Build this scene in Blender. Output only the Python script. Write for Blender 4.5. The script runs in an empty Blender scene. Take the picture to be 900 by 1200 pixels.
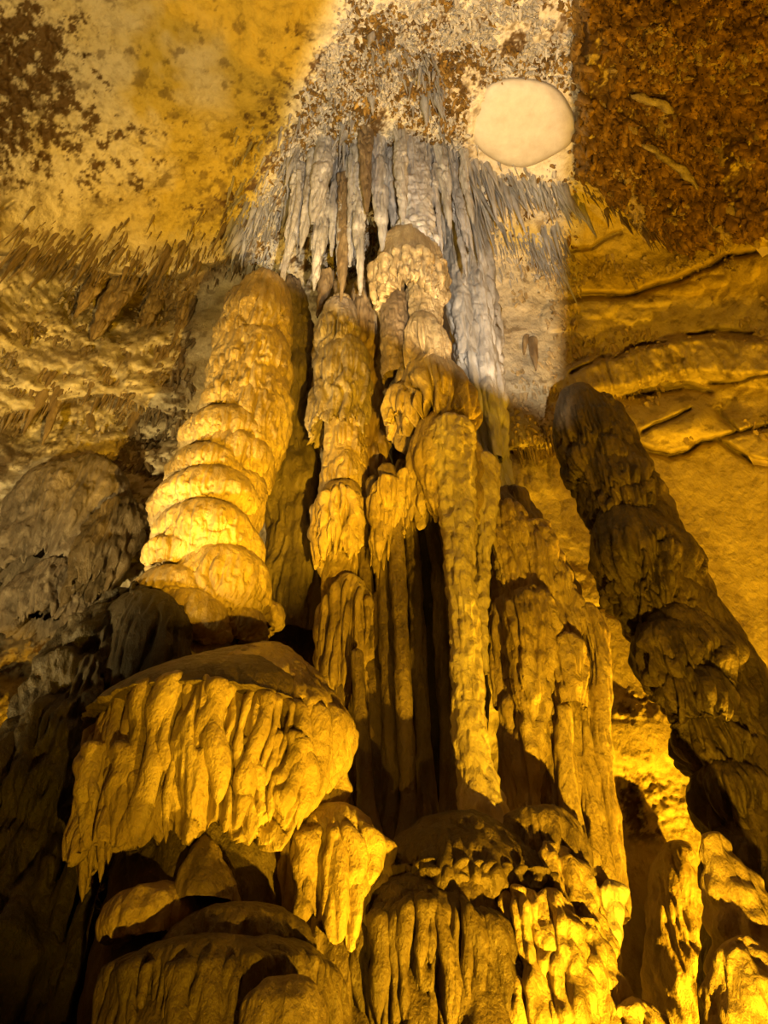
import bpy, math
import numpy as np

C = bpy.context.scene.collection
sc = bpy.context.scene

# ------------------------------------------------------------------ camera
CAM = np.array([0.0, 0.0, 1.6])
PITCH = math.radians(45.9)
F = 867.0                                    # focal length in pixels of the 900x1200 frame
CP, SP = math.cos(PITCH), math.sin(PITCH)
cam = bpy.data.objects.new('camera', bpy.data.cameras.new('camera'))
C.objects.link(cam)
cam.location = CAM
cam.rotation_euler = (math.pi / 2 + PITCH, 0, 0)
cam.data.sensor_fit = 'VERTICAL'
cam.data.sensor_height = 36.0
cam.data.lens = 36.0 * F / 1200.0
cam.data.clip_start = 0.05
sc.camera = cam
sc.view_settings.view_transform = 'Standard'
sc.view_settings.look = 'None'
sc.view_settings.gamma = 1.0
sc.view_settings.use_curve_mapping = False
sc.view_settings.exposure = -0.1

# ------------------------------------------------------------------ world (a closed cave: nearly no ambient light)
w = bpy.data.worlds.new('cave_dark')
sc.world = w
w.use_nodes = True
w.node_tree.nodes['Background'].inputs[0].default_value = (0.02, 0.012, 0.004, 1)
w.node_tree.nodes['Background'].inputs[1].default_value = 0.3

# ------------------------------------------------------------------ lamps on the cave floor, out of frame or behind the formations
AMBER = (1.0, 0.53, 0.015)
DEEP = (1.0, 0.50, 0.012)
WARM = (1.0, 0.72, 0.26)
WHITE = (1.0, 0.84, 0.66)


def aim(o, target):
    from mathutils import Vector
    d = Vector(target) - o.location
    o.rotation_euler = d.to_track_quat('-Z', 'Y').to_euler()


def lamp(name, loc, power, color, radius=0.06, target=None, angle=None, blend=0.5):
    ld = bpy.data.lights.new(name, 'SPOT' if target is not None else 'POINT')
    ld.energy = power
    ld.color = color
    ld.shadow_soft_size = radius
    o = bpy.data.objects.new(name, ld)
    C.objects.link(o)
    o.location = loc
    if target is not None:
        ld.spot_size = math.radians(angle)
        ld.spot_blend = blend
        aim(o, target)
    return o


lamp('floor_lamp_left', (0.95, 0.6, 0.9), 10500, AMBER, 0.03, (-2.0, 5.2, 9.5), 34, 0.6)
lamp('floor_lamp_middle', (0.1, 1.5, 0.5), 720, AMBER, 0.03, (-1.1, 4.0, 4.0), 50, 1.0)
lamp('lamp_behind_left_slope', (-4.6, 7.2, 2.2), 260, AMBER, 0.08)
lamp('floor_lamp_right', (1.5, 2.7, 0.7), 2900, AMBER, 0.03, (0.75, 5.0, 6.5), 84, 0.6)
lamp('lamp_behind_right_stalagmite', (4.6, 6.3, 0.8), 7500, DEEP, 0.08, (3.2, 8.6, 6.5), 125, 0.7)
lamp('ceiling_flood_left', (-4.2, 2.0, 0.6), 9000, WARM, 0.15, (-4.4, 5.2, 15), 68, 0.7)
lamp('ceiling_flood_right', (4.2, 1.6, 0.6), 4000, DEEP, 0.15, (5.2, 5.0, 16.0), 66, 0.7)


WHITE_AT = (0.5, 0.05, 1.25)
lamp('white_flood', WHITE_AT, 14500, WHITE, 0.004, (0.6, 5.6, 15.0), 84, 0.1)

# ------------------------------------------------------------------ numeric helpers
rng = np.random.default_rng(7)
LAT = rng.random((64, 64, 64)).astype(np.float32) * 2 - 1


def vn(x, y, z):
    """smooth lattice noise, about -1..1"""
    xi, yi, zi = np.floor(x), np.floor(y), np.floor(z)
    fx, fy, fz = x - xi, y - yi, z - zi
    xi, yi, zi = xi.astype(np.int32) & 63, yi.astype(np.int32) & 63, zi.astype(np.int32) & 63
    xj, yj, zj = (xi + 1) & 63, (yi + 1) & 63, (zi + 1) & 63
    fx = fx * fx * (3 - 2 * fx); fy = fy * fy * (3 - 2 * fy); fz = fz * fz * (3 - 2 * fz)
    a = LAT[xi, yi, zi]; b = LAT[xj, yi, zi]; r0 = a + (b - a) * fx
    a = LAT[xi, yj, zi]; b = LAT[xj, yj, zi]; r1 = a + (b - a) * fx
    s0 = r0 + (r1 - r0) * fy
    a = LAT[xi, yi, zj]; b = LAT[xj, yi, zj]; r0 = a + (b - a) * fx
    a = LAT[xi, yj, zj]; b = LAT[xj, yj, zj]; r1 = a + (b - a) * fx
    s1 = r0 + (r1 - r0) * fy
    return s0 + (s1 - s0) * fz


def fbm(P, f, octs=4, gain=0.5, sx=1.0, sy=1.0, sz=1.0, off=0.0):
    out = 0.0; a = 1.0; n = 0.0
    for k in range(octs):
        o = off + 17.3 * k
        out = out + a * vn(P[..., 0] * f * sx + o, P[..., 1] * f * sy + o * 1.7, P[..., 2] * f * sz + o * 0.6)
        n += a; a *= gain; f *= 2.07
    return out / n


def ss(a, b, x):
    t = np.clip((x - a) / (b - a), 0, 1)
    return t * t * (3 - 2 * t)


def flute(P, f, zs=0.14, off=0.0, warp=0.5):
    """vertical rounded ribs with sharp grooves between, 0 in a groove .. 1 on a rib"""
    wx = warp * vn(P[..., 0] * f * .45 + off, P[..., 1] * f * .45, P[..., 2] * f * .35)
    n = vn(P[..., 0] * f + wx + off, P[..., 1] * f - wx + off * .7, P[..., 2] * f * zs + off)
    m = vn(P[..., 0] * f * 2.3 + wx, P[..., 1] * f * 2.3 + off, P[..., 2] * f * zs * 2.6 + off)
    return np.sqrt(np.clip(np.abs(n) * 1.9, 0, 1)) * 0.66 + np.sqrt(np.clip(np.abs(m) * 1.8, 0, 1)) * 0.34


# a pixel of the photograph and a distance Y in front of the viewer -> a point of the cave
def elev_tan(py):
    return math.tan(PITCH + math.atan((600.0 - py) / F))


def zat(py, Y):
    return CAM[2] + Y * elev_tan(py)


def depth(Y, z):
    return Y * CP + (z - CAM[2]) * SP


def at(px, py, Y):
    z = zat(py, Y)
    return np.array([(px - 450.0) / F * depth(Y, z), Y, z])


def ray(px, py):
    px = np.asarray(px, float); py = np.asarray(py, float)
    a = (px - 450.0) / F; b = (600.0 - py) / F
    d = np.stack([a, CP - b * SP, SP + b * CP], -1)
    return d / np.linalg.norm(d, axis=-1, keepdims=True)


def topix(P):
    q = P - CAM
    D = q[..., 1] * CP + q[..., 2] * SP
    U = -q[..., 1] * SP + q[..., 2] * CP
    return 450 + F * q[..., 0] / D, 600 - F * U / D


# ------------------------------------------------------------------ materials
def new_mat(name):
    m = bpy.data.materials.new(name); m.use_nodes = True
    nt = m.node_tree
    return m, nt, nt.nodes['Principled BSDF']


def rock_mat(name, cols, scale=3.0, streak=0.25, bump=0.35, bscale=26.0, rough=0.5, attr=None, spec=0.35, bdist=0.03):
    m, nt, bs = new_mat(name)
    N = nt.nodes.new; L = nt.links.new
    geo = N('ShaderNodeNewGeometry')
    mp = N('ShaderNodeMapping'); mp.inputs['Scale'].default_value = (1, 1, streak)
    L(geo.outputs['Position'], mp.inputs['Vector'])
    n1 = N('ShaderNodeTexNoise'); n1.inputs['Scale'].default_value = scale
    n1.inputs['Detail'].default_value = 7; n1.inputs['Roughness'].default_value = 0.65
    L(mp.outputs[0], n1.inputs['Vector'])
    rp = N('ShaderNodeValToRGB'); L(n1.outputs[0], rp.inputs[0])
    el = rp.color_ramp.elements
    el[0].position = 0.32; el[0].color = (*cols[0], 1)
    el[1].position = 0.68; el[1].color = (*cols[-1], 1)
    if len(cols) == 3:
        e = el.new(0.5); e.color = (*cols[1], 1)
    col = rp.outputs[0]
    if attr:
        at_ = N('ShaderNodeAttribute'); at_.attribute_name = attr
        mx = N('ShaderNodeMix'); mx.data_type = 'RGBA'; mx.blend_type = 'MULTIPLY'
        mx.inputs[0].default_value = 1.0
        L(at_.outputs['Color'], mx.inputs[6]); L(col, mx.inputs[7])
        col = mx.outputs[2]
    L(col, bs.inputs['Base Color'])
    n2 = N('ShaderNodeTexNoise'); n2.inputs['Scale'].default_value = bscale
    n2.inputs['Detail'].default_value = 6; n2.inputs['Roughness'].default_value = 0.62
    mp2 = N('ShaderNodeMapping'); mp2.inputs['Scale'].default_value = (1, 1, 0.6)
    L(geo.outputs['Position'], mp2.inputs['Vector']); L(mp2.outputs[0], n2.inputs['Vector'])
    bp = N('ShaderNodeBump'); bp.inputs['Strength'].default_value = bump; bp.inputs['Distance'].default_value = bdist
    L(n2.outputs[0], bp.inputs['Height']); L(bp.outputs[0], bs.inputs['Normal'])
    bs.inputs['Roughness'].default_value = rough
    bs.inputs['Specular IOR Level'].default_value = spec
    return m


M_FLOW = rock_mat('amber_flowstone', [(.16, .115, .05), (.34, .25, .12), (.46, .36, .19)], 3.2, .3, .8, 22, bdist=.05)
M_DARK = rock_mat('brown_flowstone', [(.06, .042, .022), (.15, .108, .06), (.24, .18, .105)], 3.5, .3, .8, 20, bdist=.05)
M_MUD = rock_mat('muddy_rock', [(.035, .026, .015), (.075, .055, .03), (.13, .095, .055)], 2.5, .5, .9, 12, .6, bdist=.06)
M_GREY = rock_mat('grey_calcite', [(.24, .225, .20), (.42, .40, .36), (.58, .555, .50)], 4.5, .25, .5, 26, .5)
M_BRIGHT = rock_mat('pale_calcite', [(.34, .27, .17), (.48, .4, .27), (.6, .52, .36)], 6, .5, .8, 30, .4, spec=.5)
M_TIP = rock_mat('brown_stalactite', [(.10, .065, .03), (.20, .14, .07), (.32, .24, .13)], 6, .2, .4, 30)
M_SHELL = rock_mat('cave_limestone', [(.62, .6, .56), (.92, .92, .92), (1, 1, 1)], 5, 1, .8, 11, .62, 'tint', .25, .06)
M_PATCH = rock_mat('bare_pale_limestone', [(.34, .30, .235), (.40, .36, .285), (.46, .42, .34)], 3.0, 1, .25, 14, .6)


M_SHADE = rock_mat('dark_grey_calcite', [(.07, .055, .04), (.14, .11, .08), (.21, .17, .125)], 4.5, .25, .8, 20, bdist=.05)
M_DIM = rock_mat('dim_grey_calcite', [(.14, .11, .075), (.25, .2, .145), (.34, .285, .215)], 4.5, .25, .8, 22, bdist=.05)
M_RIB = rock_mat('wet_shade_flowstone', [(.04, .028, .014), (.09, .064, .033), (.15, .11, .06)], 3.5, .3, .8, 20, bdist=.05, rough=.42)  # brown darkened to stand for shade; low roughness for wetness
M_GLOOM = rock_mat('shade_black_rock', [(.016, .012, .007), (.032, .024, .014), (.06, .045, .026)], 2.5, .4, .9, 12, .55, bdist=.06)  # near-black in place of shade, for the slope and behind the ribs
M_DUSK = rock_mat('wet_shadow_flowstone', [(.026, .018, .009), (.065, .046, .023), (.125, .09, .046)], 3.5, .2, .8, 20, bdist=.05, rough=.42)  # brown darkened further in place of shadow on the right stalagmite
M_DISC = rock_mat('bare_disc_limestone', [(.33, .285, .215), (.375, .33, .255), (.42, .37, .29)], 3.0, 1, .3, 14, .6)
M_LAMP = rock_mat('black_metal', [(.02, .02, .02), (.03, .03, .03)], 5, 1, .05, 30, .4)
M_SHELLBROWN = rock_mat('brown_crust', [(.07, .04, .012), (.16, .09, .02), (.36, .22, .05)], 4.0, 1, .3, 20)


# ------------------------------------------------------------------ mesh helpers
def raw_mesh(name, V, Q, mat, smooth=True):
    me = bpy.data.meshes.new(name)
    V = np.ascontiguousarray(V, np.float32).reshape(-1, 3)
    Q = np.ascontiguousarray(Q, np.int32)
    k = Q.shape[1]
    me.vertices.add(len(V)); me.vertices.foreach_set('co', V.ravel())
    me.loops.add(Q.size); me.loops.foreach_set('vertex_index', Q.ravel())
    me.polygons.add(len(Q))
    me.polygons.foreach_set('loop_start', np.arange(0, Q.size, k, dtype=np.int32))
    me.polygons.foreach_set('loop_total', np.full(len(Q), k, np.int32))
    me.update(calc_edges=True)
    me.polygons.foreach_set('use_smooth', np.full(len(Q), smooth))
    me.materials.append(mat)
    return me


def gridq(nv, nu, closed=True):
    i = np.arange(nv - 1)[:, None]
    j = np.arange(nu if closed else nu - 1)[None, :]
    jn = (j + 1) % nu
    a = i * nu + j; b = i * nu + jn; c = (i + 1) * nu + jn; d = (i + 1) * nu + j
    return np.stack([a, d, c, b], -1).reshape(-1, 4)


def link(name, me, parent=None):
    o = bpy.data.objects.new(name, me)
    C.objects.link(o)
    if parent is not None:
        o.parent = parent
    return o


BASE = {}


def thing(name, label, cat, base, group=None):
    o = bpy.data.objects.new(name, None)
    o.empty_display_size = 0.2
    C.objects.link(o)
    o.location = base
    o['label'] = label; o['category'] = cat
    if group: o['group'] = group
    BASE[o] = np.array(base, float)
    return o


def put(name, V, Q, mat, parent=None, label=None, kind=None):
    V = np.asarray(V, float).reshape(-1, 3)
    if parent is not None and parent in BASE:
        V = V - BASE[parent]
    o = link(name, raw_mesh(name, V, Q, mat), parent)
    if label: o['label'] = label
    if kind: o['kind'] = kind
    return o


# ------------------------------------------------------------------ cave shell
PL = [((0, 1, 0.02), 8.6), ((-0.02, -0.10, 1), 15.6), ((-1, 0.15, 0.05), 9.2), ((1, 0.2, 0.02), 9.0),
      ((0, -1, 0), 7.0), ((0, 0, -1), 1.6)]


def shell_R(d):
    s = 0.0
    for n, dist in PL:
        n = np.array(n, float); n /= np.linalg.norm(n)
        s = s + (np.maximum(d @ n, 0) / dist) ** 9
    return s ** (-1 / 9.0)


def line_y(px, pts):
    p = np.array(pts, float)
    return np.interp(px, p[:, 0], p[:, 1])


def blob(px, py, cx, cy, rx, ry, p=1.0):
    q = ((px - cx) / rx) ** 2 + ((py - cy) / ry) ** 2
    return np.exp(-q ** p)


L_FRINGE1 = [(-200, 290), (0, 296), (60, 300), (130, 318), (200, 326), (250, 305), (300, 292), (380, 200), (480, 150)]
L_FRINGE2 = [(-200, 500), (0, 492), (60, 470), (130, 462), (180, 480), (260, 500)]
L_CRACK = [(600, 352), (690, 345), (740, 342), (800, 322), (850, 302), (900, 290), (1100, 260)]
L_CURT = [(560, 440), (660, 432), (690, 416), (740, 410), (780, 396), (840, 390), (900, 398), (1100, 400)]
L_SLAB = [(560, 530), (640, 529), (665, 515), (690, 498), (710, 500), (735, 512), (760, 526), (785, 535), (805, 532), (822, 521), (838, 516), (855, 526), (880, 538), (900, 542), (1100, 560)]


CRACKS = [([(663, 296), (690, 290), (727, 273)], .3, 2.2), ([(752, 505), (775, 497), (808, 480)], .35, 2.2), ([(842, 516), (870, 510), (905, 500)], .4, 2.5),
          ([(830, 449), (870, 445), (905, 438)], .35, 2.4), ([(668, 437), (690, 424), (705, 415), (722, 418), (740, 410), (765, 402), (780, 403)], .4, 2.4), ([(805, 392), (840, 386), (880, 388)], .35, 2.2),
          ([(735, 467), (770, 460), (800, 455), (830, 462)], .45, 3.0), ([(840, 480), (850, 495), (862, 508)], .4, 3), ([(690, 715), (720, 706), (745, 712)], .25, 2),
          ([(5, 245), (18, 235)], .3, 3)]


def feature(px, py):
    """relief of the wall and ceiling in metres: + is deeper into the rock, - stands out into the cave"""
    o = np.zeros_like(px)
    W = np.stack([px * .02, py * .02, np.zeros_like(px)], -1)
    px = px + 5 * fbm(W, 1.0, 3, .6, off=3); py = py + 8 * fbm(W, 1.0, 4, .6, off=8)
    # ceiling edge over the left wall, and the hollow under it
    d = py - line_y(px, L_FRINGE1)
    m = ss(330, 250, px)
    o += m * (0.95 * ss(-2, 8, d) * (1 - ss(30, 95, d)) - 0.35 * np.exp(-((d + 6) / 22) ** 2))
    d = py - line_y(px, L_FRINGE2)
    o += ss(240, 180, px) * (0.75 * ss(-2, 6, d) * (1 - ss(22, 70, d)) - 0.45 * np.exp(-((d + 18) / 30) ** 2))
    o += 0.9 * blob(px, py, 165, 352, 34, 22)
    # pits in the left wall
    for cx, cy, r in [(122, 431, 7), (148, 412, 6), (133, 445, 7), (165, 412, 5), (185, 409, 7), (143, 390, 8), (80, 437, 8), (110, 410, 4), (200, 398, 6)]:
        o += 0.35 * blob(px, py, cx, cy, r * 1.3, r)
    # lower left wall: slabs and hollows
    o += 1.0 * blob(px, py, 20, 680, 70, 45) + 0.8 * blob(px, py, 15, 790, 60, 25) - 0.4 * blob(px, py, 60, 600, 60, 40)
    o += 0.6 * blob(px, py, 90, 660, 25, 18)
    # nodular crust hanging lower at the upper right
    inside = ss(672, 690, px) * (1 - ss(-14, 4, py - line_y(px, [(670, 205), (700, 215), (750, 268), (800, 292), (850, 284), (905, 270), (1100, 250)])))
    o -= 0.75 * inside
    o += 0.35 * blob(px, py, 810, 205, 40, 60) - 0.3 * blob(px, py, 855, 190, 22, 18)
    # rolled ledge with a dark crack under it
    d = py - line_y(px, L_CRACK)
    m = ss(650, 690, px) * (1 - ss(880, 910, px) * .5)
    o += m * (-0.32 * ss(-46, -14, d) * (1 - ss(-2, 3, d)) + 0.55 * np.exp(-((d - 1.5) / 3.2) ** 2))
    for pts, dep, wd in CRACKS:
        p = np.array(pts, float); dist = np.full(px.shape, 99.0)
        for q0, q1 in zip(p[:-1], p[1:]):
            v = q1 - q0; t_ = np.clip(((px - q0[0]) * v[0] + (py - q0[1]) * v[1]) / (v @ v), 0, 1)
            dist = np.minimum(dist, np.hypot(px - q0[0] - t_ * v[0], py - q0[1] - t_ * v[1]))
        o += dep * np.exp(-(dist / wd) ** 2)
    # scallops
    for cx, cy, rx, ry, h in [(700, 358, 26, 14, .2), (742, 362, 30, 18, .2), (690, 382, 22, 20, .2), (762, 352, 26, 8, .14), (805, 338, 20, 7, .14),
                              (835, 330, 18, 7, .14), (868, 316, 22, 16, .2), (722, 398, 24, 14, .16), (655, 370, 22, 18, .15)]:
        q = ((px - cx) / rx) ** 2 + ((py - cy) / ry) ** 2
        o -= h * np.sqrt(np.clip(1 - q, 0, 1))
    # fluted curtain on the right wall
    d = py - line_y(px, L_CURT)
    m = ss(650, 690, px)
    o += m * (-0.42 * ss(-3, 5, d) * (1 - ss(38, 62, d)) + 0.1 * ss(40, 50, d) * (1 - ss(55, 75, d)))
    # slabs below with an undercut
    d = py - line_y(px, L_SLAB)
    m = ss(585, 605, px)
    o += m * (-0.32 * ss(-60, -20, d) * (1 - ss(-3, 3, d)) + 0.5 * np.exp(-((d - 1) / 3.5) ** 2))
    o -= 0.35 * blob(px, py, 790, 490, 42, 28, 2)
    o += 0.3 * blob(px, py, 850, 478, 12, 10)
    # rubble patch at the left of that wall
    o -= 0.35 * blob(px, py, 630, 505, 40, 22, 2)
    # lower wall
    o -= 0.25 * blob(px, py, 735, 870, 60, 45, 2)
    o += 0.14 * np.exp(-((py - (712 + 6 * np.sin(px / 14))) / 3.5) ** 2) * ss(690, 705, px) * (1 - ss(745, 765, px))
    # the diagonal trough of the left ceiling, ribs beside it
    u = (py - 290) + 0.62 * (px - 90)
    o += 0.35 * np.exp(-(u / 26) ** 2) * ss(60, 110, px) * (1 - ss(300, 350, px))
    o -= 0.8 * blob(px, py, 470, 110, 90, 60)
    o += 1.3 * blob(px, py, 395, 275, 60, 65)
    return o


def grit(P, off=0.0):
    return fbm(P, 13.0, 3, .6, sz=.45, off=off) + .7 * (.5 - np.abs(vn(P[..., 0] * 19 + off, P[..., 1] * 19, P[..., 2] * 5 + off)) * 1.6)


def worley(P, f):
    q = P * f; c = np.floor(q)
    best = np.full(q.shape[:-1], 9.0)
    for i in (-1, 0, 1):
        for j in (-1, 0, 1):
            for k in (-1, 0, 1):
                cc = (c + (i, j, k)).astype(np.int64)
                a, b, e = cc[..., 0], cc[..., 1], cc[..., 2]
                jx = LAT[a & 63, b & 63, e & 63] * .5; jy = LAT[(a + 19) & 63, (b + 7) & 63, e & 63] * .5; jz = LAT[a & 63, (b + 31) & 63, (e + 11) & 63] * .5
                dd = (cc[..., 0] + .5 + jx - q[..., 0]) ** 2 + (cc[..., 1] + .5 + jy - q[..., 1]) ** 2 + (cc[..., 2] + .5 + jz - q[..., 2]) ** 2
                best = np.minimum(best, dd)
    return np.sqrt(best)


def mottle_mask(px, py):
    """where nodular brown crust covers the rock, plus brown painted shade in the apex hollow"""
    m = 1.05 * blob(px, py, 20, 90, 85, 105) + 0.5 * blob(px, py, 150, 180, 80, 60)
    m += 0.85 * ss(668, 684, px) * (1 - ss(-10, 10, py - line_y(px, [(670, 205), (700, 215), (750, 268), (800, 292), (850, 284), (905, 270), (1100, 250)])))
    m += 0.75 * blob(px, py, 420, 90, 90, 75) + 0.6 * blob(px, py, 330, 180, 70, 45) + 0.65 * blob(px, py, 540, 60, 80, 60) + .6 * blob(px, py, 640, 50, 60, 45)
    m += 0.9 * blob(px, py, 395, 275, 55, 60)  # brown put into the hollow as shade behind the flutes
    m += 0.5 * blob(px, py, 285, 250, 55, 40) + .4 * blob(px, py, 530, 140, 30, 40)
    m += 0.75 * blob(px, py, 745, 828, 40, 18) + 0.75 * blob(px, py, 745, 935, 60, 40) + .35 * blob(px, py, 640, 690, 60, 60)
    m += 0.5 * blob(px, py, 150, 600, 60, 60) + .6 * blob(px, py, 60, 740, 90, 60)
    return np.clip(m, 0, 1)


def nodule_mask(px, py):
    return np.clip(mottle_mask(px, py) * 1.2, 0, 1)


def shell_points(d, detail=True):
    R = shell_R(d)
    P = CAM + d * R[..., None]
    px, py = topix(P)
    fwd = (d[..., 1] * CP + d[..., 2] * SP) > 0.25
    px = np.where(fwd, px, 5000.0); py = np.where(fwd, py, 5000.0)
    h = np.where(fwd, feature(px, py), 0.0)
    sw = np.where(fwd, ss(560, 600, px) * ss(520, 545, py), 0)
    rw = np.where(fwd, ss(560, 640, px) * ss(230, 300, py), 0)
    h = h + (0.34 - .1 * sw - .16 * rw) * fbm(P, 0.55, 3, off=3) + (0.12 - .05 * sw - .05 * rw) * fbm(P, 2.0, 2, off=9)
    if detail:
        rough = nodule_mask(px, py)
        smooth_wall = ss(560, 600, px) * ss(520, 545, py)
        amp = 1 - 0.55 * smooth_wall
        lw = ss(230, 200, px) * ss(300, 330, py)
        cg = ss(320, 280, py)
        h = h + amp * (0.075 + .10 * lw + .03 * cg) * fbm(P, 3.0, 5, .6, off=21)
        h = h - lw * .16 * (1 - 2.2 * np.abs(fbm(P, 1.9, 4, .55, off=44))) + lw * (.30 * (worley(P * np.array([1, 1, 1.6]), 1.3) - .5) + .14 * (worley(P * np.array([1, 1, 1.5]) + 5, 3.1) - .5))
        h = h - rough * 0.16 * (0.5 - worley(P, 7.0)) - rough * 0.12 * (0.5 - worley(P + 3.3, 13.0))
        # fluted curtain
        dd = py - line_y(px, L_CURT)
        m = ss(650, 690, px) * ss(0, 8, dd) * (1 - ss(42, 60, dd))
        h = h - m * 0.34 * flute(P, 5.5, 0.08, 4)
        m = ss(590, 600, px) * (1 - ss(655, 690, px)) * ss(525, 532, py) * (1 - ss(565, 590, py))
        h = h - m * 0.2 * flute(P, 5.0, 0.1, 14)
        m2 = ss(230, 200, px) * ss(540, 580, py)
        h = h - m2 * 0.22 * (flute(P, 1.6, 0.2, 6) - .5)
    return CAM + d * (R + h)[..., None], px, py, P


def hit(px, py):
    """where a sight line meets the finished rock"""
    d = ray(np.atleast_1d(px), np.atleast_1d(py))
    P = shell_points(d, False)[0]
    return P


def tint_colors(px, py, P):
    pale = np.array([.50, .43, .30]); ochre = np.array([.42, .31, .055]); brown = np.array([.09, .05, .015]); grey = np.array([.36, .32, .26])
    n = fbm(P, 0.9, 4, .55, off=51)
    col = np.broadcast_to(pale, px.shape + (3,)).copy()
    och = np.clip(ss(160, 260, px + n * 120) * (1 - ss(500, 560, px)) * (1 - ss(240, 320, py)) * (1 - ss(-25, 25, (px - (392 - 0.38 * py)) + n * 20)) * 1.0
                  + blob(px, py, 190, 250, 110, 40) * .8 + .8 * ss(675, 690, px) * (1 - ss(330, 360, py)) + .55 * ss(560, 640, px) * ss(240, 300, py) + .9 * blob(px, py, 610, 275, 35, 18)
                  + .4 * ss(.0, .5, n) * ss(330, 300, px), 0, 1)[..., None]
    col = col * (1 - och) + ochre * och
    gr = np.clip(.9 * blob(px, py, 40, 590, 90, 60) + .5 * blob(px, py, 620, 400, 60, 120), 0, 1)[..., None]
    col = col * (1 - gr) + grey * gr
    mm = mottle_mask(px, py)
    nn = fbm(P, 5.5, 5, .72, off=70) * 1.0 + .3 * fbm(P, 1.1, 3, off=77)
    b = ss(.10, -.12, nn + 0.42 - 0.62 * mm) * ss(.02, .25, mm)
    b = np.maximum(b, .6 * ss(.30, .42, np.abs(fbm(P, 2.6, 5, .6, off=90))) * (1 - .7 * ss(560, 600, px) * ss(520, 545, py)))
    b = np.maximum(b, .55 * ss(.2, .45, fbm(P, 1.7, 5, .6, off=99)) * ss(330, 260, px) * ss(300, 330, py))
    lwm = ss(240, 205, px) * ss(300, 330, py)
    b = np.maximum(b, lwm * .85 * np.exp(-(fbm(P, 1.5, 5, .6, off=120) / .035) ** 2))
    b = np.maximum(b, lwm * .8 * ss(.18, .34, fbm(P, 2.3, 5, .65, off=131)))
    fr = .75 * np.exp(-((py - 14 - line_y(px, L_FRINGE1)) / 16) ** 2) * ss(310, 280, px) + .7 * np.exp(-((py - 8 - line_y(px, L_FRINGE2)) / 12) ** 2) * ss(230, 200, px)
    fr = fr + .9 * blob(px, py, 170, 362, 55, 26) + .6 * blob(px, py, 60, 415, 60, 10) + .7 * blob(px, py, 40, 740, 80, 50)  # first blob: brown painted in the recess to stand for its missing shade
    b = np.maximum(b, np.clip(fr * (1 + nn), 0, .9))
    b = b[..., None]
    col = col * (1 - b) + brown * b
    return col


NU, NV = 620, 800
uu = np.linspace(-0.63, 0.63, NU) * F + 450
vv = np.linspace(600 - 0.80 * F, 600 + 0.80 * F, NV)
PX, PY = np.meshgrid(uu, vv)
D = ray(PX, PY)
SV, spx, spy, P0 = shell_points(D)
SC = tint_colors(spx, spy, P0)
Q = gridq(NV, NU, False)[:, ::-1]
fy = PY.ravel()[Q].mean(1); fx = PX.ravel()[Q].mean(1)
SPLIT = [(-200, 296), (60, 300), (130, 318), (200, 326), (250, 305), (300, 292), (400, 250), (520, 180), (640, 260), (680, 225), (750, 268), (800, 292), (850, 284), (1100, 250)]
isceil = fy < line_y(fx, SPLIT)


def shell_part(name, mask, parent=None):
    q = Q[mask]
    used, inv = np.unique(q, return_inverse=True)
    V = SV.reshape(-1, 3)[used]
    me = raw_mesh(name, V, inv.reshape(-1, 4), M_SHELL)
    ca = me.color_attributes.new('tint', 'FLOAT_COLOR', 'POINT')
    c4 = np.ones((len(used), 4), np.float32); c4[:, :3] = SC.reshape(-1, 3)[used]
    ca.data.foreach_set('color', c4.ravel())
    o = link(name, me, parent)
    o['kind'] = 'structure'
    return o


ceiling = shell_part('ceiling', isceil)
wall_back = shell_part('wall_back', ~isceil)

# the rest of the cave, coarse: around and behind the viewer
na, ne = 96, 64
A, E = np.meshgrid(np.linspace(0, 2 * math.pi, na, endpoint=False), np.linspace(-math.pi / 2, math.pi / 2, ne))
D2 = np.stack([np.cos(E) * np.sin(A), np.cos(E) * np.cos(A), np.sin(E)], -1)
RV, rx_, ry_, RP = shell_points(D2, False)
RV = RV + D2 * 0.25 * (D2[..., 2:3] > -0.05)
fw = (D2[..., 1] * CP + D2[..., 2] * SP)
a_ = np.where(fw > .05, D2[..., 0] / np.maximum(fw, .05), 9); b_ = np.where(fw > .05, (-D2[..., 1] * SP + D2[..., 2] * CP) / np.maximum(fw, .05), 9)
inner = (np.abs(a_) < .56) & (np.abs(b_) < .72)
Q2 = gridq(ne, na, True)
keep = ~inner.ravel()[Q2].all(1)
cd = D2.reshape(-1, 3)[Q2].mean(1)
nrm = np.array([np.array(n) / np.linalg.norm(n) / dd for n, dd in PL])
which = (cd @ nrm.T).argmax(1)
for k, nm in enumerate(['trim_1', 'trim_2', 'wall_left', 'wall_right', 'wall_front', 'floor']):
    msk = keep & (which == k)
    q = Q2[msk][:, ::-1]
    if not len(q): continue
    used, inv = np.unique(q, return_inverse=True)
    me = raw_mesh(nm, RV.reshape(-1, 3)[used], inv.reshape(-1, 4), M_MUD if nm == 'floor' else rock_mat(nm + '_rock', [(.3, .22, .12), (.5, .4, .25), (.6, .5, .34)], 2.0, 1, .5, 8, .65))
    o = link(nm, me); o['kind'] = 'structure'


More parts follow.
